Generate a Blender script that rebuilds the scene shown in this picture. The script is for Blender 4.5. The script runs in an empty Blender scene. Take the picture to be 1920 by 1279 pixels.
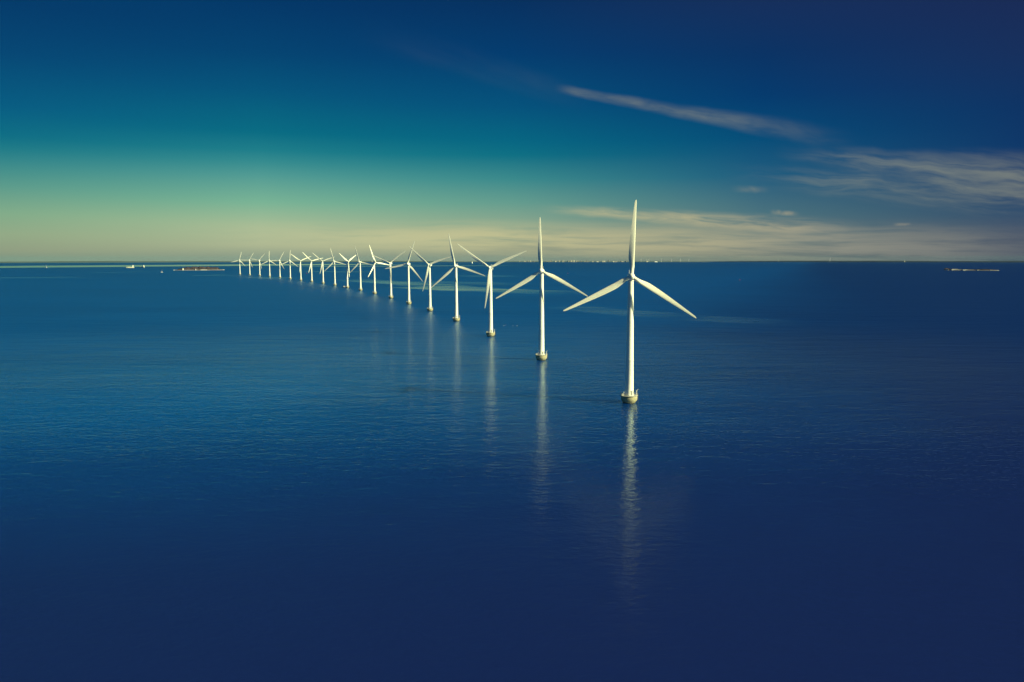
import bpy, bmesh, math, random
from mathutils import Vector, Matrix
random.seed(7)
R = math.radians
sc = bpy.context.scene
COL = sc.collection

# ------------------------------------------------------------------ camera
CAM_H, PITCH, FPX, ROLL = 73.684, 0.102007, 1526.83, -0.0005      # metres, rad, px of a 1920 wide frame
RE = 6371000.0                                                     # earth radius: the sea really curves away
cd = bpy.data.cameras.new('camera'); cam = bpy.data.objects.new('camera', cd); COL.objects.link(cam)
cd.sensor_width = 36.0; cd.lens = FPX / 1920 * 36.0
cd.clip_start = 1.0; cd.clip_end = 200000.0
Fv = Vector((0, math.cos(PITCH), -math.sin(PITCH))); Xv = Vector((1, 0, 0)); Uv = Xv.cross(Fv)
c_, s_ = math.cos(ROLL), math.sin(ROLL)
Xr = c_ * Xv + s_ * Uv; Ur = -s_ * Xv + c_ * Uv
cam.matrix_world = Matrix(((Xr.x, Ur.x, -Fv.x, 0), (Xr.y, Ur.y, -Fv.y, 0), (Xr.z, Ur.z, -Fv.z, CAM_H), (0, 0, 0, 1)))
sc.camera = cam
sc.view_settings.view_transform = 'Standard'; sc.view_settings.look = 'None'
sc.view_settings.exposure = 0.7; sc.view_settings.gamma = 1.0
sc.cycles.volume_bounces = 0

def ray(px, py):
    return (Fv + Xr * ((px - 960) / FPX) - Ur * ((py - 639.5) / FPX)).normalized()
def sag(d): return -d * d / (2 * RE)
def sea_at(px, py):
    """point of the sea surface a survey line from the mast reaches"""
    d = ray(px, py); h = math.hypot(d.x, d.y); D = CAM_H / (-d.z / h)
    for _ in range(60): D = (CAM_H + D * D / 2 / RE) / (-d.z / h)
    return Vector((d.x / h * D, d.y / h * D, sag(D)))
def shore_at(px, dist):
    d = ray(px, 490); h = math.hypot(d.x, d.y)
    return Vector((d.x / h * dist, d.y / h * dist, sag(dist)))

# ------------------------------------------------------------------ node expression helper
class NT:
    def __init__(s, tree): s.t = tree; s.n = tree.nodes; s.l = tree.links
    def new(s, kind, **kw):
        n = s.n.new(kind)
        for k, v in kw.items(): setattr(n, k, v)
        return n
    def put(s, inp, v):
        if isinstance(v, E): s.l.new(v.s, inp)
        elif hasattr(v, 'is_output'): s.l.new(v, inp)
        else: inp.default_value = v
    def math(s, op, *a, clamp=False):
        n = s.new('ShaderNodeMath', operation=op); n.use_clamp = clamp
        for i, v in enumerate(a): s.put(n.inputs[i], v)
        return E(s, n.outputs[0])
    def smooth(s, v, a, b, lo=0.0, hi=1.0):
        n = s.new('ShaderNodeMapRange', interpolation_type='SMOOTHSTEP')
        s.put(n.inputs[0], v)
        for i, k in enumerate((a, b, lo, hi)): s.put(n.inputs[i + 1], k)
        return E(s, n.outputs[0])
    def vec(s, x, y, z=0.0):
        n = s.new('ShaderNodeCombineXYZ')
        for i, v in enumerate((x, y, z)): s.put(n.inputs[i], v)
        return n.outputs[0]
    def noise(s, v, scale, detail=4.0, rough=0.5, dist=0.0, lac=2.0):
        n = s.new('ShaderNodeTexNoise'); s.put(n.inputs['Vector'], v)
        n.inputs['Scale'].default_value = scale; n.inputs['Detail'].default_value = detail
        n.inputs['Roughness'].default_value = rough; n.inputs['Distortion'].default_value = dist
        n.inputs['Lacunarity'].default_value = lac
        return E(s, n.outputs[0])
    def ramp(s, v, stops, interp='LINEAR'):
        n = s.new('ShaderNodeValToRGB'); cr = n.color_ramp; cr.interpolation = interp; s.put(n.inputs[0], v)
        while len(cr.elements) < len(stops): cr.elements.new(0.5)
        for e, (p, c) in zip(cr.elements, sorted(stops)): e.position = p; e.color = (*c, 1)
        return n.outputs[0]
    def mix(s, f, a, b, mode='MIX'):
        n = s.new('ShaderNodeMix', data_type='RGBA', blend_type=mode)
        s.put(n.inputs[0], f)
        for i, v in ((6, a), (7, b)):
            s.put(n.inputs[i], (*v, 1) if isinstance(v, tuple) and len(v) == 3 else v)
        return n.outputs[2]
class E:
    def __init__(s, g, sock): s.g = g; s.s = sock
    def __add__(s, o): return s.g.math('ADD', s, o)
    __radd__ = __add__
    def __sub__(s, o): return s.g.math('SUBTRACT', s, o)
    def __rsub__(s, o): return s.g.math('SUBTRACT', o, s)
    def __mul__(s, o): return s.g.math('MULTIPLY', s, o)
    __rmul__ = __mul__
    def __truediv__(s, o): return s.g.math('DIVIDE', s, o)
def srgb(r, g, b):
    f = lambda v: v / 12.92 if v <= .04045 else ((v + .055) / 1.055) ** 2.4
    return tuple(f(v / 255) for v in (r, g, b))

# ------------------------------------------------------------------ sun and sky
SUN_AZ, SUN_EL = R(111.0), R(27.0)               # clockwise from the way we look; behind us on the right
sd = bpy.data.lights.new('sun', 'SUN'); sun = bpy.data.objects.new('sun', sd); COL.objects.link(sun)
sd.energy = 5.0; sd.angle = R(0.53); sd.color = (1.0, 0.962, 0.52)
sv = Vector((math.sin(SUN_AZ) * math.cos(SUN_EL), math.cos(SUN_AZ) * math.cos(SUN_EL), math.sin(SUN_EL)))
sun.rotation_euler = sv.to_track_quat('Z', 'Y').to_euler()
sun.location = sv * 600

W = bpy.data.worlds.new('World'); sc.world = W; W.use_nodes = True
W.node_tree.nodes.clear(); g = NT(W.node_tree)
tc = g.new('ShaderNodeTexCoord'); sx = g.new('ShaderNodeSeparateXYZ'); g.l.new(tc.outputs['Generated'], sx.inputs[0])
dx, dy, dz = (E(g, sx.outputs[i]) for i in range(3))
el = g.math('ARCSINE', dz) * (180 / math.pi)
hor = g.math('SQRT', dx * dx + dy * dy) + 1e-6
az_sin = dx / hor                                   # -1 left .. +1 right
EL_MAX = 60.0
def stops(px, rows, high):
    out = []
    for y, c in rows:
        d = ray(px, y); out.append((max(0.0, math.degrees(math.asin(d.z)) / EL_MAX), srgb(*c)))
    out += [(e / EL_MAX, srgb(*c)) for e, c in high]
    return out
COLS = [
 (20,  [(489,(128,148,128)),(470,(145,158,130)),(440,(148,170,135)),(400,(130,172,138)),(350,(92,156,140)),(325,(72,146,139)),(300,(50,134,138)),(278,(26,122,135)),(255,(6,110,133)),(200,(0,92,130)),(100,(0,70,116)),(0,(0,58,106))],
        [(26,(0,66,112)),(40,(0,72,114)),(60,(6,54,96))]),
 (490, [(487,(140,155,135)),(460,(170,180,145)),(420,(165,188,150)),(380,(122,180,150)),(330,(82,156,148)),(305,(54,141,143)),(282,(28,126,138)),(248,(2,108,131)),(170,(0,85,124)),(100,(0,68,114)),(0,(0,55,104))],
        [(26,(0,58,106)),(40,(0,60,106)),(60,(8,48,92))]),
 (960, [(486,(132,146,130)),(465,(150,158,132)),(420,(140,168,142)),(380,(100,157,143)),(336,(58,138,140)),(292,(8,112,132)),(264,(0,102,130)),(200,(0,82,124)),(100,(0,60,111)),(0,(4,48,96))],
        [(26,(8,44,90)),(40,(10,42,88)),(60,(12,40,84))]),
 (1420,[(486,(98,112,112)),(450,(104,126,124)),(400,(74,114,126)),(330,(28,92,126)),(260,(0,76,120)),(180,(0,58,110)),(100,(6,50,100)),(0,(20,46,92))],
        [(26,(22,44,88)),(40,(20,40,84)),(60,(16,38,80))]),
 (1900,[(487,(68,80,98)),(450,(74,86,104)),(400,(50,78,108)),(330,(18,62,106)),(270,(8,54,104)),(200,(8,50,100)),(100,(20,46,92)),(0,(24,42,86))],
        [(26,(24,42,84)),(40,(22,38,80)),(60,(18,36,76))])]
t_el = g.math('MAXIMUM', el, 0.0) / EL_MAX
sky_col = None; last = None
for px, rows, high in COLS:
    r_ = g.ramp(t_el, stops(px, rows, high)); d = ray(px, 480); a = d.x / math.hypot(d.x, d.y)
    sky_col = r_ if sky_col is None else g.mix(g.math('ADD', (az_sin - last) / (a - last), 0.0, clamp=True), sky_col, r_)
    last = a
# thin high cloud, laid out on the plane y = 1 of sky directions
fy = g.math('MAXIMUM', dy, 0.05)
cx, cy = dx / fy, dz / fy
def gn(px, py):
    d = ray(px, py); return d.x / d.y, d.z / d.y
front = g.smooth(dy, 0.15, 0.4)
def streak(p0, p1, w0, w1, ends, nsx, nsy, seed, lo, hi, skew=1.0):
    """soft-edged streak between two directions, torn along its length by noise"""
    (ax, ay), (bx, by) = gn(*p0), gn(*p1)
    L = math.hypot(bx - ax, by - ay); ux, uy = (bx - ax) / L, (by - ay) / L
    s = (cx - ax) * (ux / L) + (cy - ay) * (uy / L)
    q = (cy - ay) * ux - (cx - ax) * uy
    wob = g.noise(g.vec(s * 3.0 + seed, q * 6.0, 0.0), 2.0, 3.0) - 0.5
    q = q + wob * (w1 * 0.5)
    w = g.smooth(s, 0.0, 1.0, w0, w1)
    qq = q / w
    up = g.smooth(qq, 1.2, 0.0); dn = g.smooth(qq, -1.2 * skew, -0.1)
    n = g.noise(g.vec(s * nsx + seed, q * nsy, seed), 1.0, 6.0, 0.58, 0.4)
    return up * dn * g.smooth(s, 0.0, ends[0]) * g.smooth(s, 1.0, 1.0 - ends[1]) * g.smooth(n, lo, hi)
def k(px): return px / FPX
st1 = streak((1034, 165), (1625, 270), k(9), k(23), (0.10, 0.55), 6, 80, 3.1, 0.16, 0.78)
st0 = streak((640, 40), (1120, 196), k(34), k(24), (0.5, 0.25), 2, 30, 8.3, 0.2, 0.8)
st2 = streak((1440, 284), (2100, 350), k(18), k(52), (0.34, 0.10), 4, 85, 5.7, 0.20, 0.74)
st3 = streak((1340, 322), (2000, 378), k(24), k(46), (0.34, 0.15), 4, 85, 1.9, 0.30, 0.80)
st4 = streak((990, 388), (1650, 436), k(10), k(22), (0.28, 0.3), 6, 120, 6.4, 0.22, 0.64)
st5 = streak((240, 438), (2100, 464), k(26), k(44), (0.34, 0.2), 8, 110, 2.2, 0.20, 0.60, 1.2)
pf1 = streak((1440, 397), (1508, 402), k(6), k(5), (0.4, 0.5), 2, 30, 4.4, 0.2, 0.6)
pf2 = streak((1365, 353), (1450, 357), k(8), k(7), (0.4, 0.5), 2, 30, 9.4, 0.25, 0.8)
pf3 = streak((1672, 421), (1712, 420), k(4), k(3), (0.4, 0.4), 2, 30, 7.4, 0.2, 0.6)
c_right = g.ramp(az_sin * 0.5 + 0.5, [(0.3, srgb(200, 204, 158)), (0.50, srgb(196, 192, 146)), (0.60, srgb(180, 175, 140)), (0.68, srgb(148, 148, 134)), (0.78, srgb(104, 108, 116))])
cl = g.math('ADD', st4 * 0.95 + st5 * 0.9 + pf1 * 0.75 + pf2 * 0.35 + pf3 * 0.6, 0.0, clamp=True)
hi_ = g.math('ADD', st1 * 0.36 + st0 * 0.035 + st2 * 0.46 + st3 * 0.34, 0.0, clamp=True)
sky_col = g.mix(cl * front, sky_col, c_right)
sky_col = g.mix(hi_ * front, sky_col, srgb(160, 162, 138))
nish = g.new('ShaderNodeTexSky', sky_type='NISHITA'); nish.sun_disc = False
nish.sun_elevation = SUN_EL; nish.sun_rotation = SUN_AZ
nsc = g.mix(1.0, nish.outputs[0], (0.05, 0.05, 0.05), 'MULTIPLY')
sky_col = g.mix(0.015, sky_col, nsc)
bg = g.new('ShaderNodeBackground'); g.put(bg.inputs[0], sky_col); bg.inputs[1].default_value = 0.616
wo = g.new('ShaderNodeOutputWorld'); g.l.new(bg.outputs[0], wo.inputs[0])

# ------------------------------------------------------------------ materials
def mat(name, colour, rough=0.5, spec=0.5, build=None):
    m = bpy.data.materials.new(name); m.use_nodes = True; gg = NT(m.node_tree)
    b = m.node_tree.nodes['Principled BSDF']
    b.inputs['Base Color'].default_value = (*colour, 1); b.inputs['Roughness'].default_value = rough
    b.inputs['Specular IOR Level'].default_value = spec
    if build: build(gg, b)
    return m
def speckle(c0, c1, scale, lo=0.35, hi=0.7, stretch=(1, 1, 1), bump=0.0):
    def f(gg, b):
        t = gg.new('ShaderNodeTexCoord'); mp = gg.new('ShaderNodeMapping'); gg.l.new(t.outputs['Object'], mp.inputs[0])
        mp.inputs['Scale'].default_value = stretch
        n = gg.noise(mp.outputs[0], scale, 6.0, 0.6)
        gg.put(b.inputs['Base Color'], gg.mix(gg.smooth(n, lo, hi), c0, c1))
        if bump:
            bp = gg.new('ShaderNodeBump'); bp.inputs['Distance'].default_value = bump; bp.inputs['Strength'].default_value = 0.6
            gg.put(bp.inputs['Height'], n); gg.l.new(bp.outputs[0], b.inputs['Normal'])
    return f
M = {}
M['tower_paint'] = mat('tower_paint', (.8, .8, .78), .38, .4, speckle((.83, .83, .80), (.77, .77, .72), .35, .35, .75, (1, 1, .12)))
M['blade_paint'] = mat('blade_paint', (.8, .8, .77), .35, .4, speckle((.84, .83, .73), (.78, .77, .66), .3, .4, .8))
M['nacelle_paint'] = mat('nacelle_paint', (.8, .8, .78), .38, .4, speckle((.82, .82, .79), (.74, .74, .70), .5))
def concrete(gg, b):
    t = gg.new('ShaderNodeTexCoord'); s = gg.new('ShaderNodeSeparateXYZ'); gg.l.new(t.outputs['Object'], s.inputs[0])
    z = E(gg, s.outputs[2])
    n = gg.noise(t.outputs['Object'], .9, 7.0, .65); n2 = gg.noise(t.outputs['Object'], 4.0, 4.0, .6)
    c = gg.mix(gg.smooth(n, .35, .68), (.42, .39, .26), (.30, .275, .19))
    c = gg.mix(gg.smooth(n2, .56, .72) * .5, c, (.18, .16, .10))
    wet = gg.smooth(z + n * .8, 1.15, .55)                       # weed and wet concrete up to the splash line
    c = gg.mix(wet, c, (.055, .055, .04))
    gg.put(b.inputs['Base Color'], c)
M['concrete'] = mat('concrete', (.4, .38, .28), .85, .2, concrete)
M['deck_steel'] = mat('deck_steel', (.5, .5, .46), .6, .3, speckle((.42, .42, .38), (.30, .30, .27), 1.2))
M['rail_steel'] = mat('rail_steel', (.62, .62, .56), .5, .4, speckle((.62, .62, .56), (.5, .5, .45), 2))
M['door_grey'] = mat('door_grey', (.25, .25, .24), .5, .4, speckle((.27, .27, .25), (.2, .2, .19), 2))
M['dark_metal'] = mat('dark_metal', (.06, .06, .07), .5, .4, speckle((.06, .06, .07), (.10, .09, .08), 2))
M['boat_white'] = mat('boat_white', (.82, .82, .78), .35, .5, speckle((.84, .84, .80), (.74, .74, .70), .4))
M['boat_blue'] = mat('boat_blue', (.02, .03, .07), .35, .5, speckle((.02, .03, .07), (.03, .04, .06), .5))
M['boat_red'] = mat('boat_red', (.25, .05, .03), .5, .4, speckle((.25, .05, .03), (.18, .05, .03), .4))
M['ship_cream'] = mat('ship_cream', (.75, .72, .55), .5, .4, speckle((.78, .75, .58), (.62, .58, .42), .2))
M['sail'] = mat('sail', (.82, .82, .78), .8, .2, speckle((.84, .84, .8), (.76, .76, .72), .5))
M['glass'] = mat('glass', (.02, .03, .04), .1, .6, speckle((.02, .03, .04), (.03, .04, .05), 1))
M['buoy_red'] = mat('buoy_red', (.45, .04, .04), .5, .4, speckle((.45, .04, .04), (.36, .05, .04), 1.5))
M['feather'] = mat('feather', (.78, .78, .74), .8, .2, speckle((.80, .80, .76), (.66, .66, .62), 4))
M['wall_white'] = mat('wall_white', (.7, .68, .6), .8, .2, speckle((.74, .73, .68), (.52, .51, .48), .15))
M['wall_grey'] = mat('wall_grey', (.5, .5, .48), .8, .2, speckle((.55, .54, .50), (.40, .39, .37), .1))
M['brick'] = mat('brick', (.33, .16, .10), .85, .2, speckle((.20, .11, .085), (.15, .085, .07), .3))
M['stone'] = mat('stone', (.42, .38, .32), .9, .2, speckle((.50, .47, .40), (.22, .19, .17), .12, .35, .65, (1, 1, 2), .6))
M['scrub'] = mat('scrub', (.10, .07, .06), .95, .1, speckle((.13, .085, .075), (.06, .05, .05), .08, .35, .65))
M['twig'] = mat('twig', (.12, .08, .07), .95, .1, speckle((.058, .048, .070), (.032, .028, .042), .3))
M['coast'] = mat('coast', (.05, .055, .05), .95, .1, speckle((.10, .14, .15), (.075, .11, .12), .0008, .35, .65))  # pale blue-grey haze fade of the distant land put into its colour
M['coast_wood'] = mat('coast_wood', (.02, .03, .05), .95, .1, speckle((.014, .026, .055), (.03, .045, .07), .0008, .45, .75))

# ------------------------------------------------------------------ the sea
def sea_mat():
    m = bpy.data.materials.new('sea_water'); m.use_nodes = True; gg = NT(m.node_tree)
    b = m.node_tree.nodes['Principled BSDF']
    t = gg.new('ShaderNodeTexCoord'); P = t.outputs['Object']
    s = gg.new('ShaderNodeSeparateXYZ'); gg.l.new(P, s.inputs[0]); X, Y = E(gg, s.outputs[0]), E(gg, s.outputs[1])
    # calm slicks: smooth lanes of water lying where the wind does not reach
    wx = (gg.noise(P, 1 / 420, 4.0, .55) - .5); wy = (gg.noise(gg.vec(X + 900.0, Y, 0.0), 1 / 300, 5.0, .6) - .5)
    tear = gg.noise(gg.vec(X * .10, Y, 0.0), 1 / 60, 6.0, .68)
    calm = None
    def lane(p0, p1, w, amt, ends=(.2, .2), wob=1.0, tr=(.25, .55)):
        nonlocal calm
        a, c = sea_at(*p0), sea_at(*p1); L = math.hypot(c.x - a.x, c.y - a.y); ux, uy = (c.x - a.x) / L, (c.y - a.y) / L
        xx, yy = X - a.x, Y - a.y
        u = xx * (ux / L) + yy * (uy / L)
        v = (yy * ux - xx * uy) + (wx + wy * .6) * (w * 2.0 * wob)
        v = gg.math('ABSOLUTE', v)
        f = gg.smooth(v, w, w * .55) * gg.smooth(u, 0.0, ends[0]) * gg.smooth(u, 1.0, 1 - ends[1]) * gg.smooth(tear, *tr) * amt
        calm = f if calm is None else gg.math('MAXIMUM', calm, f)
    LANES(lane)
    big = gg.noise(gg.vec(X * .3, Y, 0.0), 1 / 700, 4.0, .55)          # cat's paws: broad ruffled and less ruffled areas
    mid = gg.noise(gg.vec(X * .35, Y, 3.0), 1 / 120, 4.0, .6)
    ruffle = (gg.smooth(big, .3, .7, .75, 1.2) * gg.smooth(mid, .3, .7, .8, 1.15)) * (1.0 - calm * .93)
    def waves(ang, lam, stretch, amp, det, seed, rough=.5):
        mp = gg.new('ShaderNodeMapping', vector_type='POINT'); gg.l.new(P, mp.inputs[0])
        mp.inputs['Rotation'].default_value = (0, 0, R(ang)); mp.inputs['Location'].default_value = (seed, seed * .7, 0)
        mp.inputs['Scale'].default_value = (1 / (lam * stretch), 1 / lam, 1 / lam)
        return gg.noise(mp.outputs[0], 1.0, det, rough, .3) * amp
    # open water past the lee of the first turbines is choppier
    dist = gg.math('SQRT', X * X + Y * Y)
    open_ = gg.smooth(dist, 250.0, 1050.0)
    h = waves(-42, 13.0, 3.0, .30, 2.0, 31) + waves(-34, 5.0, 2.4, .20, 2.0, 77) + waves(-52, 2.6, 2.0, .20, 2.0, 53) + waves(-20, 1.4, 1.5, .13, 3.0, 13) + waves(-38, 22.0, 3.0, 1.1, 3.0, 91) * open_
    bp = gg.new('ShaderNodeBump'); bp.inputs['Distance'].default_value = 1.0
    gg.put(bp.inputs['Strength'], 1.0); gg.put(bp.inputs['Height'], h * ruffle * gg.smooth(dist, 130.0, 380.0, .60, .92))
    # upwelling light of the water body under a wave-roughened mirror; waves hide part of the mirror at low angles
    dif = gg.new('ShaderNodeSubsurfaceScattering', falloff='BURLEY'); dif.inputs['Scale'].default_value = 1.0; dif.inputs['Radius'].default_value = (20.0, 34.0, 40.0)
    df2 = gg.new('ShaderNodeBsdfDiffuse'); gls = gg.new('ShaderNodeBsdfGlossy', distribution='BECKMANN'); gl2 = gg.new('ShaderNodeBsdfGlossy', distribution='BECKMANN')
    fr = gg.new('ShaderNodeFresnel'); fr.inputs['IOR'].default_value = 1.36
    F_ = E(gg, fr.outputs[0]); fac = F_ / (1.0 + F_ * (1.0 - calm) * (open_ * .9))
    for n_ in (dif, df2, gls, gl2, fr): gg.l.new(bp.outputs[0], n_.inputs['Normal'])
    smoother = 1.0 - calm * .72
    gg.put(gls.inputs['Roughness'], smoother * .155); gg.put(gl2.inputs['Roughness'], smoother * .37)
    gm = gg.new('ShaderNodeMixShader'); gg.put(gm.inputs[0], gg.math('MAXIMUM', open_, gg.smooth(dist, 290.0, 130.0) * .5))
    gg.l.new(gls.outputs[0], gm.inputs[1]); gg.l.new(gl2.outputs[0], gm.inputs[2])
    mx = gg.new('ShaderNodeMixShader'); gg.put(mx.inputs[0], fac)
    bd = gg.new('ShaderNodeMixShader'); gg.put(bd.inputs[0], gg.smooth(dist, 350.0, 1250.0)); gg.l.new(dif.outputs[0], bd.inputs[1]); gg.l.new(df2.outputs[0], bd.inputs[2])
    gg.l.new(bd.outputs[0], mx.inputs[1]); gg.l.new(gm.outputs[0], mx.inputs[2])
    out = m.node_tree.nodes['Material Output']; gg.l.new(mx.outputs[0], out.inputs['Surface'])
    m.node_tree.nodes.remove(b)
    # shoal water tint; the sea's shading to navy, right and near, is painted in
    (ax, ay, _), (bx, by, _) = sea_at(1180, 960), sea_at(1480, 560)
    L = math.hypot(bx - ax, by - ay); ux, uy = (bx - ax) / L, (by - ay) / L
    side = (X - ax) * (-uy) + (Y - ay) * ux + (wx + wy) * 240.0
    sh = gg.smooth(side, -140.0, 260.0) * gg.smooth(Y + wy * 120.0, 110.0, 460.0) * gg.smooth(dist, 9000.0, 2500.0, .65, 1.0)
    sh = sh * gg.smooth(gg.noise(gg.vec(X * .4, Y, 9.0), 1 / 260, 5.0, .6), .25, .7, .7, 1.05)
    body = gg.mix(sh, gg.mix(open_, (.0068, .0170, .108), (.0016, .021, .138)), gg.mix(open_, (.0001, .076, .350), (.0001, .072, .315)))
    gg.put(dif.inputs['Color'], body); gg.put(df2.inputs['Color'], body)
    for n_ in (gls, gl2): n_.inputs['Color'].default_value = (.74, .90, .80, 1)
    return m
def LANES(lane):
    # far pale lane on the left, and the torn slicks behind the middle of the row
    lane((-260, 502.4), (760, 494.8), 1350, .85, (.02, .2), .22, (.0, .2))
    lane((480, 500.3), (1010, 497.6), 420, .75, (.25, .3), .5, (.25, .55))
    lane((-60, 521.0), (190, 520.0), 130, .45, (.1, .4), .8, (.3, .6))
    lane((130, 512.0), (330, 509.0), 130, .40, (.3, .4), .8, (.3, .6))
    lane((640, 523.0), (880, 540.0), 95, .70, (.3, .15), .8, (.3, .58))
    lane((770, 537.0), (1130, 553.0), 125, .85, (.12, .5), .8, (.26, .55))
    lane((760, 527.0), (1020, 536.0), 110, .50, (.2, .5), .9, (.3, .6))
    lane((840, 516.0), (980, 519.5), 150, .45, (.3, .3), .8, (.3, .6))
    lane((1060, 573.0), (1330, 600.0), 60, .62, (.2, .5), .9, (.3, .62))
    lane((1260, 594.0), (1520, 606.0), 55, .50, (.3, .5), .9, (.3, .62))
    lane((470, 519.5), (540, 522.5), 90, .45, (.3, .3), .8, (.3, .6))
    lane((380, 515.0), (425, 517.0), 110, .50, (.3, .3), .8, (.3, .6))
    lane((560, 508.0), (700, 511.0), 160, .45, (.3, .3), .8, (.3, .6))
def obj(name, bm, m, parent=None, smooth=True):
    me = bpy.data.meshes.new(name); bm.to_mesh(me); bm.free()
    for p in me.polygons: p.use_smooth = bool(smooth)
    if smooth and hasattr(me, 'set_sharp_from_angle') and smooth != 'all': me.set_sharp_from_angle(angle=R(35))
    if m: me.materials.append(m)
    o = bpy.data.objects.new(name, me); COL.objects.link(o)
    if parent: o.parent = parent
    return o
def tag(o, label=None, cat=None, group=None, kind=None):
    for key, v in (('label', label), ('category', cat), ('group', group), ('kind', kind)):
        if v: o[key] = v
    return o
def thing(name, loc, label, cat, group=None, rz=0.0):
    o = bpy.data.objects.new(name, None); COL.objects.link(o); o.location = loc; o.rotation_euler = (0, 0, rz)
    o.empty_display_size = 2.0
    return tag(o, label, cat, group)

bm = bmesh.new(); NS = 720
radii = [0.0]; r_ = 12.0
while r_ < 44000: radii.append(r_); r_ *= 1.045
radii.append(44000.0)
prev = None; centre = bm.verts.new((0, 0, 0))
for r_ in radii[1:]:
    ring = [bm.verts.new((r_ * math.sin(2 * math.pi * i / NS), r_ * math.cos(2 * math.pi * i / NS), sag(r_))) for i in range(NS)]
    for i in range(NS):
        j = (i + 1) % NS
        bm.faces.new((centre, ring[j], ring[i])) if prev is None else bm.faces.new((prev[i], prev[j], ring[j], ring[i]))
    prev = ring
bmesh.ops.recalc_face_normals(bm, faces=bm.faces)
sea = tag(obj('sea', bm, sea_mat(), smooth='all'), 'deep blue rippled sea under the turbines', kind='structure')
if sea.data.polygons[0].normal.z < 0: sea.data.flip_normals()

# ------------------------------------------------------------------ mesh helpers
def lathe(bm, prof, n=32, at=(0, 0, 0), M4=None):
    rings = []
    for r, z in prof:
        rings.append([bm.verts.new((max(r, 1e-4) * math.cos(2 * math.pi * i / n), max(r, 1e-4) * math.sin(2 * math.pi * i / n), z)) for i in range(n)])
    fs = []
    for a, b in zip(rings, rings[1:]):
        for i in range(n): fs.append(bm.faces.new((a[i], a[(i + 1) % n], b[(i + 1) % n], b[i])))
    bm.faces.new(rings[-1]); bm.faces.new(rings[0][::-1])
    vs = [v for r in rings for v in r]
    if M4 is not None: bmesh.ops.transform(bm, matrix=M4, verts=vs)
    if any(at): bmesh.ops.translate(bm, vec=at, verts=vs)
def box(bm, x0, x1, y0, y1, z0, z1, M4=None):
    v = [bm.verts.new(p) for p in ((x0,y0,z0),(x1,y0,z0),(x1,y1,z0),(x0,y1,z0),(x0,y0,z1),(x1,y0,z1),(x1,y1,z1),(x0,y1,z1))]
    for f in ((3,2,1,0),(4,5,6,7),(0,1,5,4),(1,2,6,5),(2,3,7,6),(3,0,4,7)): bm.faces.new([v[i] for i in f])
    if M4 is not None: bmesh.ops.transform(bm, matrix=M4, verts=v)
    return v
def rod(bm, a, b, r, n=8):
    a, b = Vector(a), Vector(b); q = (b - a).to_track_quat('Z', 'Y').to_matrix().to_4x4()
    lathe(bm, [(r, 0), (r, (b - a).length)], n, M4=Matrix.Translation(a) @ q)
def loft(bm, sections, cap=True):
    rs = [[bm.verts.new(p) for p in s] for s in sections]
    n = len(rs[0])
    for a, b in zip(rs, rs[1:]):
        for i in range(n): bm.faces.new((a[i], a[(i + 1) % n], b[(i + 1) % n], b[i]))
    if cap: bm.faces.new(rs[0][::-1]); bm.faces.new(rs[-1])

# ------------------------------------------------------------------ the wind turbine
DECK = 3.85; HUB_Z = 64.0; OVER = 4.4; BLADE = 36.6
def foundation_bm():
    bm = bmesh.new()
    lathe(bm, [(3.1, -4), (3.15, 0.0), (3.22, .45), (3.5, .8), (3.88, 1.3), (4.1, 1.95), (4.17, 2.7), (4.12, 3.25), (3.95, 3.6), (2.0, 3.66)], 48)
    return bm
def platform_bm():
    bm = bmesh.new()
    lathe(bm, [(3.4, 3.665), (4.42, 3.67), (4.45, 3.70), (4.45, DECK - .02), (4.42, DECK), (2.2, DECK)], 48)
    return bm
def railing_bm():
    bm = bmesh.new(); n = 18
    pts = [(4.3 * math.cos(2 * math.pi * i / n), 4.3 * math.sin(2 * math.pi * i / n)) for i in range(n)]
    for i, (x, y) in enumerate(pts):
        if i in (16, 17): continue
        rod(bm, (x, y, DECK), (x, y, DECK + 1.15), .045, 6)
        if i == 15: continue
        x2, y2 = pts[(i + 1) % n]
        for h in (.55, 1.12): rod(bm, (x, y, DECK + h), (x2, y2, DECK + h), .04, 6)
    return bm
def locker_bm():
    bm = bmesh.new()
    box(bm, -3.9, -2.8, -1.5, .1, DECK, DECK + .95); box(bm, -3.95, -2.75, -1.55, .15, DECK + .95, DECK + 1.03)
    box(bm, -3.9, -3.1, .5, 1.5, DECK, DECK + .7)
    return bm
def crane_bm():
    bm = bmesh.new(); x, y = 3.55, -1.3
    lathe(bm, [(.22, DECK), (.22, DECK + .2), (.13, DECK + .22), (.13, DECK + 2.6), (.17, DECK + 2.62), (.17, DECK + 2.9)], 12, (x, y, 0))
    rod(bm, (x, y, DECK + 2.75), (x + .75, y - .5, DECK + 3.35), .12); rod(bm, (x, y, DECK + 1.7), (x + .45, y - .3, DECK + 3.0), .07)
    box(bm, x - .25, x + .25, y - .2, y + .2, DECK + 2.1, DECK + 2.6)
    return bm
def ladder_bm():
    bm = bmesh.new()
    for s in (-.35, .35): rod(bm, (s, -4.5, -1.5), (s, -4.5, DECK + .9), .07, 8)
    for i in range(12): rod(bm, (-.35, -4.5, -.2 + i * .4), (.35, -4.5, -.2 + i * .4), .04, 6)
    for s in (-.35, .35): rod(bm, (s, -4.5, 2.6), (s, -4.2, 2.6), .05, 6)
    bmesh.ops.rotate(bm, verts=bm.verts, cent=(0, 0, 0), matrix=Matrix.Rotation(R(80), 3, 'Z'))
    return bm
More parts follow.
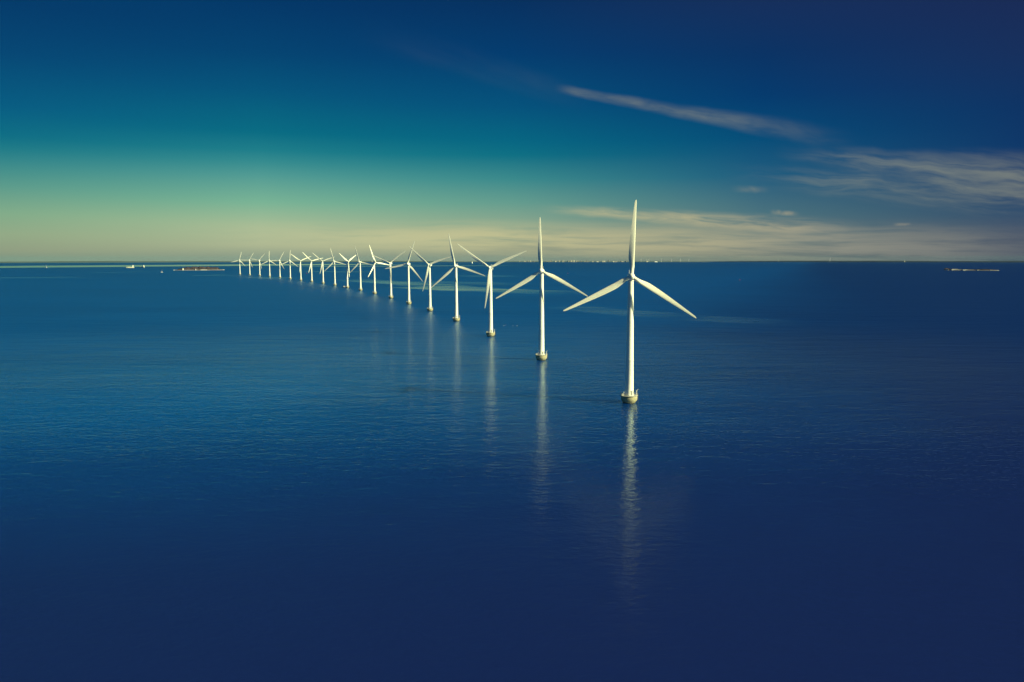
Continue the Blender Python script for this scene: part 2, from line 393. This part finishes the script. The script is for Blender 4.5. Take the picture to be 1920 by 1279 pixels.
def tower_bm():
    bm = bmesh.new(); prof = [(2.42, DECK), (2.42, DECK + .22), (2.22, DECK + .24)]
    def rad(z): return 2.2 - (z - DECK) / (62.2 - DECK) * .82
    for z in (DECK + .3, 12, 21.9): prof.append((rad(z), z))
    for zf in (22, 42):
        prof += [(rad(zf) + .035, zf + .02), (rad(zf) + .035, zf + .20), (rad(zf), zf + .22)]
        prof += [(rad(zf + 10), zf + 10)]
    prof += [(rad(62.1), 62.1), (1.46, 62.15), (1.46, 62.4)]
    lathe(bm, prof, 48); return bm
def door_bm():
    bm = bmesh.new(); r0 = 2.2
    a = R(-62)
    M4 = Matrix.Rotation(a, 4, 'Z')
    box(bm, r0 - .12, r0 + .05, -.42, .42, DECK + .35, DECK + 2.35, M4)
    box(bm, r0 - .12, r0 + .10, -.55, .55, DECK + 2.4, DECK + 2.5, M4)
    box(bm, r0 + .05, r0 + .09, .25, .31, DECK + 1.25, DECK + 1.4, M4)
    return bm
def nacelle_bm():                                   # nose towards -Y, origin on the tower axis at hub height
    bm = bmesh.new(); secs = []
    for y, w, h, zc in ((-2.9, 1.10, 1.10, 0), (-2.6, 1.45, 1.5, 0), (-1.6, 1.65, 1.72, .02), (1.0, 1.72, 1.80, .05), (4.0, 1.68, 1.74, .06), (6.3, 1.5, 1.5, .10), (7.1, 1.15, 1.15, .14), (7.4, .7, .7, .16)):
        s = []
        for i in range(28):
            a = 2 * math.pi * i / 28; ca, sa = math.cos(a), math.sin(a); p = .62
            s.append((w * math.copysign(abs(ca) ** p, ca), y, zc + h * math.copysign(abs(sa) ** p, sa)))
        secs.append(s)
    loft(bm, secs)
    lathe(bm, [(1.5, -1.95), (1.5, -1.3)], 28)
    bmesh.ops.recalc_face_normals(bm, faces=bm.faces); return bm
def sensor_bm():
    bm = bmesh.new()
    box(bm, -.55, .55, 5.3, 6.0, 1.6, 1.86)
    for s in (-.45, .45):
        rod(bm, (s, 5.6, 1.8), (s, 5.6, 3.6), .09, 8); lathe(bm, [(.05, 3.6), (.2, 3.65), (.2, 3.85), (.05, 3.9)], 8, (s, 5.6, 0))
    rod(bm, (-.45, 5.6, 3.1), (.45, 5.6, 3.1), .06, 8)
    return bm
def hub_bm():                                       # spinner, origin at the rotor centre, nose towards -Y
    bm = bmesh.new(); prof = [(1.3, -1.35), (1.5, -1.2), (1.62, -.5), (1.62, .45), (1.5, 1.0), (1.25, 1.5), (.85, 1.9), (.4, 2.12), (.02, 2.2)]
    lathe(bm, prof, 32, M4=Matrix.Rotation(R(90), 4, 'X'))
    for kk in range(3):
        M4 = Matrix.Rotation(R(120 * kk), 4, 'Y')
        lathe(bm, [(1.02, .8), (1.02, 1.72), (.95, 1.76)], 24, M4=M4)
    return bm
def blade_bm():                                     # span +Z, leading edge +X, flat pressure side towards -Y
    bm = bmesh.new(); secs = []; NP = 28
    stations = [(1.6, 1.9, 1.0, 0.5), (2.6, 1.9, 1.0, .5), (3.8, 2.05, .9, .47), (5.2, 2.35, .66, .42), (6.8, 2.65, .45, .36), (8.4, 2.85, .34, .32), (10.0, 2.95, .29, .30), (13, 2.9, .245, .29), (17, 2.7, .215, .28), (21, 2.42, .195, .28), (25, 2.08, .18, .28), (29, 1.7, .17, .28), (32.5, 1.36, .16, .28), (35, 1.10, .155, .29), (36.8, .88, .15, .3), (37.6, .62, .15, .32), (38.0, .2, .2, .4)]
    for z, c, tk, le in stations:
        tw = 20.0 * max(0.0, 1 - (z - 4) / 27) ** 1.6 - 4.0 if z > 4 else 18.0
        if z <= 4: tw = 18.0
        s = []; circ = max(0.0, min(1.0, (tk - .34) / .6))
        for i in range(NP):
            a = 2 * math.pi * i / NP
            cxx = math.cos(a); u = (1 + cxx) / 2                     # 1 at the leading edge
            xx = 1 - u
            yt = 5 * tk * (.2969 * math.sqrt(max(xx, 0)) - .126 * xx - .3516 * xx ** 2 + .2843 * xx ** 3 - .1036 * xx ** 4)
            side = 1 if math.sin(a) >= 0 else -1
            yy = yt * (1.25 if side > 0 else .75) * side
            px, py = (u - (1 - le)) * c, yy * c
            qx, qy = .5 * c * cxx, .5 * c * tk * math.sin(a)
            px = px * (1 - circ) + qx * circ; py = py * (1 - circ) + qy * circ
            t = R(tw); X_ = px * math.cos(t) + py * math.sin(t); Y_ = -px * math.sin(t) + py * math.cos(t)
            s.append((X_, Y_ - .0006 * z * z * .5, z))
        secs.append(s)
    loft(bm, secs); bmesh.ops.recalc_face_normals(bm, faces=bm.faces); return bm

def me_of(name, bm, m, smooth=True):
    o = obj(name, bm, m, None, smooth); me = o.data; bpy.data.objects.remove(o); return me
MESH = {}
for nm, f, m in (('foundation', foundation_bm, 'concrete'), ('platform', platform_bm, 'deck_steel'), ('railing', railing_bm, 'rail_steel'),
                 ('locker', locker_bm, 'rail_steel'), ('crane', crane_bm, 'tower_paint'), ('ladder', ladder_bm, 'dark_metal'),
                 ('tower', tower_bm, 'tower_paint'), ('door', door_bm, 'door_grey'), ('nacelle', nacelle_bm, 'nacelle_paint'),
                 ('weather_mast', sensor_bm, 'nacelle_paint'), ('hub', hub_bm, 'nacelle_paint'), ('blade', blade_bm, 'blade_paint')):
    MESH[nm] = me_of(nm, f(), M[m])
def part(nm, parent, m4=None):
    o = bpy.data.objects.new(nm, MESH[nm]); COL.objects.link(o); o.parent = parent
    if m4 is not None: o.matrix_local = m4
    return o
# base pixel survey (x, y of the waterline), nose yaw from facing us (deg, + = to our right), rotor angle (deg clockwise)
TURB = [
 (1179.5, 755.0, -4, 3, 'nearest and tallest white wind turbine, at the right hand end of the row'),
 (1015.0, 675.0, -8, 118.5, 'second nearest white wind turbine, one blade straight up, just left of the nearest'),
 (919.8, 630.8, -9, 66, 'third nearest white wind turbine, two blades raised and one hanging left of its tower'),
 (855.6, 602.5, -11, 108, 'fourth nearest white wind turbine, top blade leaning left, one blade pointing to the third'),
 (806.2, 583.5, -12, 72, 'fifth nearest white wind turbine, one blade hanging left of its tower, two raised'),
 (766.6, 570.6, -10, 18, 'sixth nearest white wind turbine, top blade leaning right, crossing a blade of the fifth'),
 (733.0, 559.6, -10, 54, 'seventh nearest white wind turbine, Y shaped rotor, lowest blade in front of its tower'),
 (702.5, 551.5, 52, 99, 'eighth nearest white wind turbine, narrow looking rotor with a dark lower left blade'),
 (676.1, 545.1, -14, 103, 'ninth nearest white wind turbine, just right of the one with a boat at its foot'),
 (651.5, 540.1, 62, 63, 'tenth nearest wind turbine, turned the other way, with a small boat at its foot'),
 (628.0, 535.5, -6, 105, 'eleventh nearest white wind turbine, just left of the one with a boat'),
 (606.0, 532.0, 2, 71, 'ninth white wind turbine from the far end, one blade hanging left of its tower'),
 (584.7, 528.6, 22, 76, 'eighth white wind turbine from the far end, no blade showing below its hub'),
 (564.2, 526.4, 22, 67, 'seventh white wind turbine from the far end, long blade to the upper left'),
 (544.4, 523.5, 0, 6, 'sixth white wind turbine from the far end, top blade nearly upright'),
 (525.0, 521.1, 0, 30, 'fifth white wind turbine from the far end, one blade level pointing left'),
 (505.9, 519.3, 2, 3, 'fourth white wind turbine from the far end, top blade exactly upright'),
 (487.2, 517.4, -3, 42, 'third white wind turbine from the far end, one blade hanging close to its tower'),
 (468.5, 516.0, -3, 33, 'second white wind turbine from the far end, its left blade level with the hub'),
 (450.1, 514.9, 4, 16, 'farthest and smallest white wind turbine, at the left hand end of the row')]
for n_, (px, py, psi, phi, lab) in enumerate(TURB):
    t = thing('wind_turbine', sea_at(px, py), lab, 'wind turbine', 'row of white wind turbines standing in the sea')
    fo = part('foundation', t)
    part('platform', fo); part('railing', fo); part('locker', fo); part('crane', fo); part('ladder', fo)
    tw = part('tower', t); part('door', tw)
    Y4 = Matrix.Translation((0, 0, HUB_Z)) @ Matrix.Rotation(R(psi), 4, 'Z') @ Matrix.Rotation(R(-5), 4, 'X')
    na = part('nacelle', t, Y4); part('weather_mast', na)
    HB = Y4 @ Matrix.Translation((0, -OVER, 0)) @ Matrix.Rotation(R(phi), 4, 'Y')
    part('hub', t, HB)
    for kk in range(3): part('blade', t, HB @ Matrix.Rotation(R(120 * kk), 4, 'Y'))

# ------------------------------------------------------------------ boats
def hull_sections(L, B, D, bow=.22, draft=.5):
    secs = []
    for f in (0, .04, .15, .35, .6, .78, .9, .97, 1.0):
        w = B / 2 * (1 - max(0, (f - .45) / .55) ** 2.2) * (.86 + .14 * min(1, f / .2)); w = max(w, .02)
        sh = D * (1 + bow * max(0, (f - .4) / .6) ** 2)
        x = -L / 2 + f * L; xk = x - (L * .06 if f > .9 else 0)
        secs.append([(x, -w, sh), (x, -w * .96, sh * .45), (xk, -w * .55, -draft * .7), (xk, 0, -draft), (xk, w * .55, -draft * .7), (x, w * .96, sh * .45), (x, w, sh)])
    return secs
def hull(bm, L, B, D, **kw):
    loft(bm, hull_sections(L, B, D, **kw)); bmesh.ops.recalc_face_normals(bm, faces=bm.faces)
def ship(px, py, L, rz, label, hullm):
    t = thing('cargo_ship', sea_at(px, py), label, 'ship', 'cargo ships lying off to the left', rz)
    B = L * .16
    bm = bmesh.new(); hull(bm, L, B, L * .11, draft=2); obj('hull', bm, M[hullm], t)
    bm = bmesh.new(); d = L * .112
    box(bm, -L * .44, -L * .27, -B * .42, B * .42, d, d + L * .11); box(bm, -L * .43, -L * .29, -B * .38, B * .38, d + L * .11, d + L * .18)
    box(bm, -L * .42, -L * .30, -B * .46, B * .46, d + L * .18, d + L * .24)
    s = obj('superstructure', bm, M['boat_white'], t, False)
    bm = bmesh.new(); box(bm, -L * .299, -L * .297, -B * .4, B * .4, d + L * .195, d + L * .225); obj('window', bm, M['glass'], s, False)
    bm = bmesh.new(); lathe(bm, [(L * .02, d + L * .18), (L * .018, d + L * .31)], 12, (-L * .40, 0, 0)); obj('funnel', bm, M['boat_red'], s)
    bm = bmesh.new()
    for a, b in ((-.22, -.03), (0.0, .19), (.22, .36)): box(bm, L * a, L * b, -B * .33, B * .33, d - .2, d + L * .03)
    obj('hatch', bm, M['ship_cream'], t, False)
    bm = bmesh.new(); rod(bm, (L * .41, 0, d), (L * .41, 0, d + L * .14), L * .006); obj('mast', bm, M['rail_steel'], t)
    return t
ship(244.0, 502.4, 58, R(180 + 14), 'white cargo ship with a tall superstructure at one end, left of its companion', 'ship_cream')
ship(266.0, 501.6, 50, R(180 - 20), 'smaller white cargo ship just right of the other cargo ship', 'ship_cream')
def sailboat(px, py, L, rz, label, sail, group=None):
    t = thing('sailboat', sea_at(px, py), label, 'sailboat', group, rz)
    bm = bmesh.new(); hull(bm, L, L * .3, L * .11, draft=.6); obj('hull', bm, M['boat_white'], t)
    bm = bmesh.new(); d = L * .115
    v = box(bm, -L * .18, L * .2, -L * .09, L * .09, d - .05, d + L * .06); obj('cabin', bm, M['boat_white'], t, False)
    bm = bmesh.new(); rod(bm, (L * .1, 0, d), (L * .1, 0, L * 1.45), L * .014, 8); rod(bm, (L * .1, 0, d + L * .12), (-L * .38, 0, d + L * .12), L * .01, 8)
    obj('mast', bm, M['rail_steel'], t)
    if sail:
        for nm, P0 in (('mainsail', ((.08, .26), (-.37, .26), (.08, 1.4))), ('jib', ((.48, .2), (.12, .22), (.11, 1.2)))):
            bm = bmesh.new(); N = 8; secs = []
            (ax, az), (bx, bz), (tx, tz) = [(p[0] * L, p[1] * L) for p in P0]
            for i in range(N + 1):
                f = i / N * .985; s = []
                for j in range(7):
                    u = j / 6; x = (ax + (bx - ax) * u) * (1 - f) + tx * f; z = (az + (bz - az) * u) * (1 - f) + tz * f
                    s.append((x, L * .07 * math.sin(math.pi * u) * (1 - f), z))
                s += [(p[0], p[1] + .03, p[2]) for p in s[::-1]]
                secs.append(s)
            loft(bm, secs); bmesh.ops.recalc_face_normals(bm, faces=bm.faces); obj(nm, bm, M['sail'], t)
    return t
sailboat(303.5, 510.6, 11.5, R(25), 'small white yacht with a bare mast, between the ships and the wooded island', False)
sailboat(86.5, 502.2, 20, R(150), 'white sailboat under sail, alone at the far left near the pale water', True)
sailboat(885.5, 494.2, 26, R(60), 'white sailboat near the horizon behind the third turbine', True)
t = thing('service_boat', sea_at(644.6, 539.0), 'small service boat with a dark hull and white cabin at the foot of a turbine', 'boat', None, R(8))
bm = bmesh.new(); hull(bm, 9.5, 3.2, 1.3); obj('hull', bm, M['boat_blue'], t)
bm = bmesh.new(); box(bm, -.6, 3.0, -1.2, 1.2, 1.25, 3.3); box(bm, -.4, 2.4, -1.05, 1.05, 3.3, 3.55); cb = obj('cabin', bm, M['boat_white'], t, False)
bm = bmesh.new(); box(bm, 3.001, 3.03, -1.0, 1.0, 2.3, 3.0); box(bm, -.3, 2.7, -1.23, -1.201, 2.3, 3.0); box(bm, -.3, 2.7, 1.201, 1.23, 2.3, 3.0); obj('window', bm, M['glass'], cb, False)
bm = bmesh.new(); rod(bm, (.2, 0, 3.5), (.2, 0, 5.6), .06); rod(bm, (.2, -.6, 4.8), (.2, .6, 4.8), .04); obj('mast', bm, M['rail_steel'], cb)

# ------------------------------------------------------------------ buoys and birds
def buoy(px, py, s, label):
    t = thing('buoy', sea_at(px, py), label, 'buoy', 'red buoys floating far out')
    bm = bmesh.new(); lathe(bm, [(.3 * s, -.5), (1.0 * s, -.2), (1.05 * s, .25 * s), (.95 * s, .5 * s), (.4 * s, .6 * s), (.28 * s, 2.3 * s), (.1 * s, 2.4 * s)], 20); obj('float', bm, M['buoy_red'], t)
    bm = bmesh.new()
    for a in (0, 1):
        M4 = Matrix.Translation((0, 0, 2.75 * s)) @ Matrix.Rotation(R(45 + 90 * a), 4, 'Y'); box(bm, -.5 * s, .5 * s, -.07 * s, .07 * s, -.06 * s + a * .002, .06 * s, M4)
    obj('topmark', bm, M['buoy_red'], t)
buoy(575.0, 513.2, 1.25, 'red buoy far beyond the turbines, left of centre')
buoy(1064.5, 513.0, 1.25, 'red buoy beyond the right blade of the second turbine')
buoy(1387.0, 526.0, 1.2, 'red buoy alone on dark water right of the nearest turbine')
def bird_bm():
    bm = bmesh.new(); secs = []
    for x, w, h, z in ((-.62, .03, .03, .30), (-.45, .14, .10, .26), (-.2, .24, .19, .2), (.1, .25, .21, .18), (.32, .17, .17, .2), (.42, .09, .1, .3), (.47, .06, .06, .48), (.46, .055, .055, .62), (.52, .07, .065, .70), (.60, .045, .04, .69), (.72, .015, .012, .66)):
        secs.append([(x, w * math.cos(2 * math.pi * i / 12), z + h * math.sin(2 * math.pi * i / 12)) for i in range(12)])
    loft(bm, secs); bmesh.ops.recalc_face_normals(bm, faces=bm.faces); return bm
bird_me = me_of('bird', bird_bm(), M['feather'])
for i, (px, py) in enumerate(((944.6, 611.0), (948.2, 610.4), (961.8, 611.4), (969.5, 611.2), (926.3, 582.4))):
    o = bpy.data.objects.new('bird', bird_me); COL.objects.link(o); o.location = sea_at(px, py); o.rotation_euler = (0, 0, R(40 + 67 * i)); o.scale = (.8,) * 3
    tag(o, 'small white bird afloat right of the third turbine, one of a scattered flock', 'bird', 'white birds floating near the third turbine')

# ------------------------------------------------------------------ islands
def mound(px, py, L, D, H, shelf, seed, name, label, prof):
    """low fortified islet: stone shore all round, rough ground rising behind it"""
    c = sea_at(px, py); rz = -math.atan2(c.x, c.y); rnd = random.Random(seed)
    bm = bmesh.new(); NX, NY = 96, 28; V = []
    for j in range(NY + 1):
        row = []
        for i in range(NX + 1):
            u, v = i / NX * 2 - 1, j / NY * 2 - 1
            e = 1 - (abs(u) ** 3.2 + abs(v) ** 3.2); ed = min(1.0, max(0.0, e / .20))
            pr = prof(u)
            z = -1.5 + ed * (shelf + 1.5) + max(0, min(1, (e - .14) / .35)) * H * pr * (.86 + .28 * rnd.random())
            row.append(bm.verts.new((u * L / 2, v * D / 2, z)))
        V.append(row)
    for j in range(NY):
        for i in range(NX): bm.faces.new((V[j][i], V[j][i + 1], V[j + 1][i + 1], V[j + 1][i]))
    o = obj(name, bm, None); o.location = c; o.rotation_euler = (0, 0, rz)
    m = mat(name + '_ground', (.1, .08, .07), .95, .1)
    gg = NT(m.node_tree); b = m.node_tree.nodes['Principled BSDF']
    t = gg.new('ShaderNodeTexCoord'); s = gg.new('ShaderNodeSeparateXYZ'); gg.l.new(t.outputs['Object'], s.inputs[0])
    n = gg.noise(t.outputs['Object'], .06, 5.0, .6); n2 = gg.noise(t.outputs['Object'], .3, 3.0, .6)
    grd = gg.mix(gg.smooth(n, .35, .65), (.058, .046, .066), (.034, .030, .042))
    shore = gg.mix(gg.smooth(n2, .4, .65), (.30, .29, .29), (.16, .155, .16))
    gg.put(b.inputs['Base Color'], gg.mix(gg.smooth(E(gg, s.outputs[2]) + n2 * 1.2, shelf + .9, shelf + 1.6), shore, grd))
    o.data.materials.append(m); tag(o, label, kind='structure')
    return c, rz
def place(c, rz, x, y, z=0.0): return c + Matrix.Rotation(rz, 3, 'Z') @ Vector((x, y, z))
def scrub_clump(name, c, rz, spots, label, seed):
    """bare winter scrub and low trees: thousands of twig-sized blades in uneven clumps"""
    rnd = random.Random(seed); bm = bmesh.new()
    for (x, y, z, r, h) in spots:
        for _ in range(170):
            a = rnd.random() * 6.283; rr = r * math.sqrt(rnd.random()); zz = z + h * rnd.random() * math.sqrt(max(0, 1 - (rr / r) ** 2)) 
            p = Vector((x + rr * math.cos(a), y + rr * math.sin(a), zz))
            d = Vector((rnd.gauss(0, 1), rnd.gauss(0, 1), rnd.gauss(.6, 1))).normalized(); e = d.cross(Vector((rnd.gauss(0, 1), rnd.gauss(0, 1), rnd.gauss(0, 1)))).normalized()
            L, w = rnd.uniform(.9, 2.2), rnd.uniform(.25, .6)
            bm.faces.new([bm.verts.new(p + d * L), bm.verts.new(p + e * w), bm.verts.new(p - d * L * .4), bm.verts.new(p - e * w)])
    o = obj(name, bm, M['twig'], None, False); o.location = c; o.rotation_euler = (0, 0, rz); tag(o, label, kind='stuff')
def gabled(name, loc, rz, w, d, h, rh, wallm, roofm, label, cat, wins=4):
    t = thing(name, loc, label, cat, None, rz)
    bm = bmesh.new(); box(bm, -w/2, w/2, -d/2, d/2, -2, h); obj('wall', bm, M[wallm], t, False)
    bm = bmesh.new(); o_ = .4
    loft(bm, [[(x, -d/2 - o_, h), (x, d/2 + o_, h), (x, d/2 + o_, h + .2), (x, 0, h + rh), (x, -d/2 - o_, h + .2)] for x in (-w/2 - o_, w/2 + o_)])
    bmesh.ops.recalc_face_normals(bm, faces=bm.faces); obj('roof', bm, M[roofm], t, False)
    for i in range(wins):
        x = -w/2 + w * (i + .5) / wins; bm = bmesh.new(); box(bm, x - w/wins*.2, x + w/wins*.2, -d/2 - .06, -d/2 + .1, h*.35, h*.75); obj('window', bm, M['glass'], t, False)
    return t
profL = lambda u: max(0.06, (.25 + .75 * math.cos(1.45 * u - .05)) * max(0, min(1, (.86 - u) / .14)) * max(0, min(1, (u + .86) / .2)) * (1 + .09 * math.sin(23 * u) + .07 * math.sin(41 * u + 1)))
c, rz = mound(374, 506.6, 298, 120, 17.0, 2.0, 4, 'island', 'low wooded fort island with a pale stone shore, left of the turbine row', profL)
rnd = random.Random(11); sp = []
for _ in range(115):
    x = rnd.uniform(-118, 108); y = rnd.uniform(-42, 42); hh = 17.0 * profL(x / 152) * .75
    sp.append((x, y, hh * (1 - (abs(y) / 60) ** 2), rnd.uniform(4, 9), rnd.choice((2, 3, 4, 6, 9, 12))))
scrub_clump('scrub', c, rz, sp, 'bare brown scrub covering the island left of the turbines', 5)
gabled('brick_house', place(c, rz, 93, -34, 3), rz, 30, 10, 7, 4, 'wall_grey', 'brick', 'low house with a brown red roof at the right end of the wooded island', 'house', 6)
gabled('boat_shed', place(c, rz, -93, -48, 2), rz + R(90), 9, 8, 9, 3, 'wall_white', 'wall_grey', 'pale narrow shed on the left shore of the wooded island', 'shed', 2)
def wall_thing(loc, rz, w, d, h, label, m='wall_white'):
    t = thing('quay_wall', loc, label, 'wall', 'pale quay walls along the islands', rz)
    bm = bmesh.new(); box(bm, -w/2, w/2, -d/2, d/2, -3, h); obj('wall', bm, M[m], t, False)
    bm = bmesh.new(); box(bm, -w/2 - .25, w/2 + .25, -d/2 - .25, d/2 + .25, h + .003, h + .4); obj('coping', bm, M['wall_grey'], t, False)
    return t
wall_thing(place(c, rz, 126, -16, 0), rz, 40, 7, 2.8, 'pale pier running out from the right end of the wooded island')
wall_thing(place(c, rz, 25, -56, 0), rz, 38, 5, 3.4, 'pale quay wall at the middle of the wooded island')
wall_thing(place(c, rz, -136, -12, 0), rz, 26, 7, 2.2, 'pale mole at the left end of the wooded island')
def beacon(loc, h, label):
    t = thing('beacon', loc, label, 'beacon')
    bm = bmesh.new(); lathe(bm, [(1.9, -2), (1.8, 0), (1.3, h * .8), (1.9, h * .8 + .1), (1.9, h * .82)], 16); obj('tower', bm, M['boat_white'], t)
    bm = bmesh.new(); lathe(bm, [(1.0, h * .82), (1.0, h * .93), (1.2, h * .935), (.1, h)], 12); obj('lantern', bm, M['buoy_red'], t)
beacon(place(c, rz, -22, -60, 0), 11, 'small white beacon in front of the wooded island')
bm = bmesh.new(); lathe(bm, [(.35, 0), (.15, 22)], 8); rod(bm, (-1.2, 0, 17), (1.2, 0, 17), .12)
o = obj('flagpole', bm, M['rail_steel']); o.location = place(c, rz, -8, 0, 12); tag(o, 'thin flagpole on the top of the wooded island', 'flagpole')

profR = lambda u: .35 + .5 * math.exp(-((u - .45) / .3) ** 2) + .2 * math.exp(-((u + .3) / .3) ** 2)
c, rz = mound(1822, 507.2, 292, 90, 6.5, 1.6, 9, 'island', 'flat fort island with white walls, far right', profR)
rnd = random.Random(21); sp = []
for _ in range(70):
    x = rnd.uniform(-128, 105); y = rnd.uniform(-24, 30); hh = 6.5 * profR(x / 146) * .7
    sp.append((x, y, hh, rnd.uniform(4, 8), rnd.uniform(2.5, 5)))
sp += [(-140 + i * 4, rnd.uniform(-12, 12), 2, 6, 11) for i in range(8)]
scrub_clump('scrub', c, rz, sp, 'bare low scrub on the far right island', 6)
for x, w, h, lab in ((-88, 34, 8, 'tall white wall at the left of the far right island'), (-62, 20, 6, 'white wall next to the gap on the far right island'), (-18, 62, 5.5, 'long pale wall along the middle of the far right island'), (50, 50, 4.2, 'low pale wall right of the middle of the far right island'), (112, 44, 3.0, 'low white mole at the right tip of the far right island')):
    wall_thing(place(c, rz, x, -34 + abs(x) * .06, 0), rz + R(24), w, 7, h, lab)
gabled('white_house', place(c, rz, -128, -30, 1.5), rz, 12, 9, 7, 3.5, 'wall_white', 'brick', 'small white house at the left tip of the far right island', 'house', 2)

# ------------------------------------------------------------------ the far coast
def coast(name, px0, px1, d0, d1, depth, hfun, label, seed, ground='coast'):
    rnd = random.Random(seed); bm = bmesh.new(); N = 420; prev = None
    ph = [rnd.uniform(0, 6.28) for _ in range(8)]
    for i in range(N + 1):
        f = i / N; px = px0 + (px1 - px0) * f; d = d0 + (d1 - d0) * f
        w = sum(math.sin(f * k_ * 17 + ph[k_ % 8]) / k_ for k_ in (1, 2, 3, 5, 7, 11, 19)) / 2.2
        h = hfun(f) * (1 + .30 * w) + rnd.uniform(0, 3.5)
        edge = d + 130 * math.sin(f * 31 + ph[0]) + 70 * math.sin(f * 83 + ph[1])
        row = []
        for q, z in ((0, -3), (.004, 1.5), (.05, 3 + .12 * h), (.16, .5 * h + rnd.uniform(0, 2.5)), (.38, .82 * h + rnd.uniform(0, 3)), (.7, h), (1.0, -60)):
            p = shore_at(px, edge + q * depth); row.append(bm.verts.new((p.x, p.y, p.z + z)))
        if prev:
            for a in range(6): bm.faces.new((prev[a], row[a], row[a + 1], prev[a + 1]))
        prev = row
    bmesh.ops.recalc_face_normals(bm, faces=bm.faces)
    o = obj(name, bm, M[ground]); tag(o, label, kind='structure'); return o
env = lambda f: min(1, f / .06) * min(1, (1 - f) / .06)
coast('far_shore', -500, 905, 20500, 21500, 4500, lambda f: (34 - 12 * f) * min(1, (1 - f) / .1), 'long grey blue shore on the horizon behind the left of the row', 1)
coast('far_shore', 840, 1330, 19000, 19000, 2500, lambda f: 9 * env(f) + 2, 'flat built up shore on the horizon behind the nearest turbines', 2)
coast('far_shore', 1280, 2450, 21500, 20500, 4500, lambda f: (24 + 8 * f) * min(1, f / .12), 'dark low shore on the horizon at the right', 3, 'coast_wood')
def block_bm(w, d, h, seed):
    rnd = random.Random(seed); bm = bmesh.new()
    box(bm, -w/2, w/2, -d/2, d/2, -4, h); box(bm, -w*.2, w*.15, -d*.25, d*.25, h + .003, h + 3.5)
    fl = max(2, int(h / 3.4))
    for i in range(fl): box(bm, -w/2 - .25, w/2 + .25, -d/2 - .25, d/2 + .25, (i + .85) * h / fl, (i + .97) * h / fl)
    return bm
M['render_wall'] = mat('render_wall', (.4, .4, .36), .85, .2, speckle((.46, .45, .40), (.30, .29, .26), .05))
blocks = {k_: me_of('apartment_building', block_bm(*k_, 1), M['render_wall'], False) for k_ in ((16, 14, 34), (22, 16, 42), (30, 16, 26), (14, 14, 50), (60, 20, 15))}
rnd = random.Random(3)
BX = [(974.6,0),(984.5,2),(989.7,0),(994.9,0),(1000,4),(1027,4),(1032,1),(1034,3),(1042,2),(1048.6,0),(1053.8,0),(1057,1),(1064.8,2),(1068.4,0),(1071,1),(1074.2,3),(1076.8,1),(1081.4,0),(1084,2),(1089.8,0),(1097,2),(1099.7,3),(1103,4),(1111.6,2),(1120.5,4),(1130.4,2),(1133.5,2),(1140.8,1),(1150.7,4),(1155.4,4),(1164.3,2),(1167,4),(1173.6,2),(1213,2),(1459,0),(1696,0)]
keys = list(blocks)
for px, ty in BX:
    dist = rnd.uniform(18650, 18900) if px < 1300 else 20450
    p = shore_at(px, dist); o = bpy.data.objects.new('apartment_building', blocks[keys[ty]]); COL.objects.link(o)
    o.location = p; o.rotation_euler = (0, 0, rnd.uniform(-.5, .5))
    tag(o, 'tiny pale building among those strung along the far shore on the horizon', 'building', 'tiny pale buildings along the far shore')
p = shore_at(1230.0, 18300)
t = thing('ferry', p, 'small white ferry on the horizon just right of the nearest turbine', 'ferry', None, R(10))
bm = bmesh.new(); hull(bm, 70, 15, 8, draft=2); obj('hull', bm, M['boat_white'], t)
bm = bmesh.new(); box(bm, -30, 22, -6.5, 6.5, 8, 14); box(bm, -24, 14, -5.5, 5.5, 14, 18); box(bm, 4, 13, -7, 7, 18, 21); obj('superstructure', bm, M['boat_white'], t, False)
# faint turbines standing on that shore
def small_turbine(px, dist, phi, psi, s, label):
    p = shore_at(px, dist); t = thing('wind_turbine', p, label, 'wind turbine', 'faint wind turbines on the far shore')
    bm = bmesh.new(); lathe(bm, [(2.6 * s, -3), (1.5 * s, 66 * s)], 16); obj('tower', bm, M['tower_paint'], t)
    Y4 = Matrix.Translation((0, 0, 67 * s)) @ Matrix.Rotation(R(psi), 4, 'Z')
    for nm, m4 in (('nacelle', Y4), ('hub', Y4 @ Matrix.Translation((0, -OVER, 0)))): o = part(nm, t, m4 @ Matrix.Scale(s, 4))
    for kk in range(3): part('blade', t, Y4 @ Matrix.Translation((0, -OVER, 0)) @ Matrix.Rotation(R(phi + 120 * kk), 4, 'Y') @ Matrix.Scale(s, 4))
for px, phi, lab in ((1202.0, 5, 'faint far wind turbine on the horizon, closest to the nearest turbine'), (1212.8, 60, 'faint far wind turbine on the horizon, left of a close pair'), (1216.4, 20, 'faint far wind turbine on the horizon, right of a close pair'), (1240.0, 40, 'faint far wind turbine on the horizon right of the ferry'), (1259.0, 90, 'faint far wind turbine midway between the ferry and the last one of its group'), (1275.7, 10, 'faint far wind turbine, second from the right of its group'), (1291.6, 55, 'faint far wind turbine, rightmost of its group'), (1556.0, 30, 'lone faint wind turbine far to the right on the horizon')):
    small_turbine(px, 18900 if px < 1400 else 20300, phi, -20, .95, lab)

# ------------------------------------------------------------------ haze
bm = bmesh.new(); box(bm, -48000, 48000, -48000, 48000, -185, 125)
hz = obj('haze', bm, None, None, False); tag(hz, 'thin sea haze', kind='stuff')
m = bpy.data.materials.new('haze_air'); m.use_nodes = True; m.node_tree.nodes.clear()
gg = NT(m.node_tree); pv = gg.new('ShaderNodeVolumePrincipled'); pv.inputs['Color'].default_value = (.22, .52, .62, 1)
pv.inputs['Density'].default_value = 3e-6; pv.inputs['Anisotropy'].default_value = -0.2
out = gg.new('ShaderNodeOutputMaterial'); gg.l.new(pv.outputs[0], out.inputs['Volume'])
hz.data.materials.append(m); hz.display_type = 'WIRE'
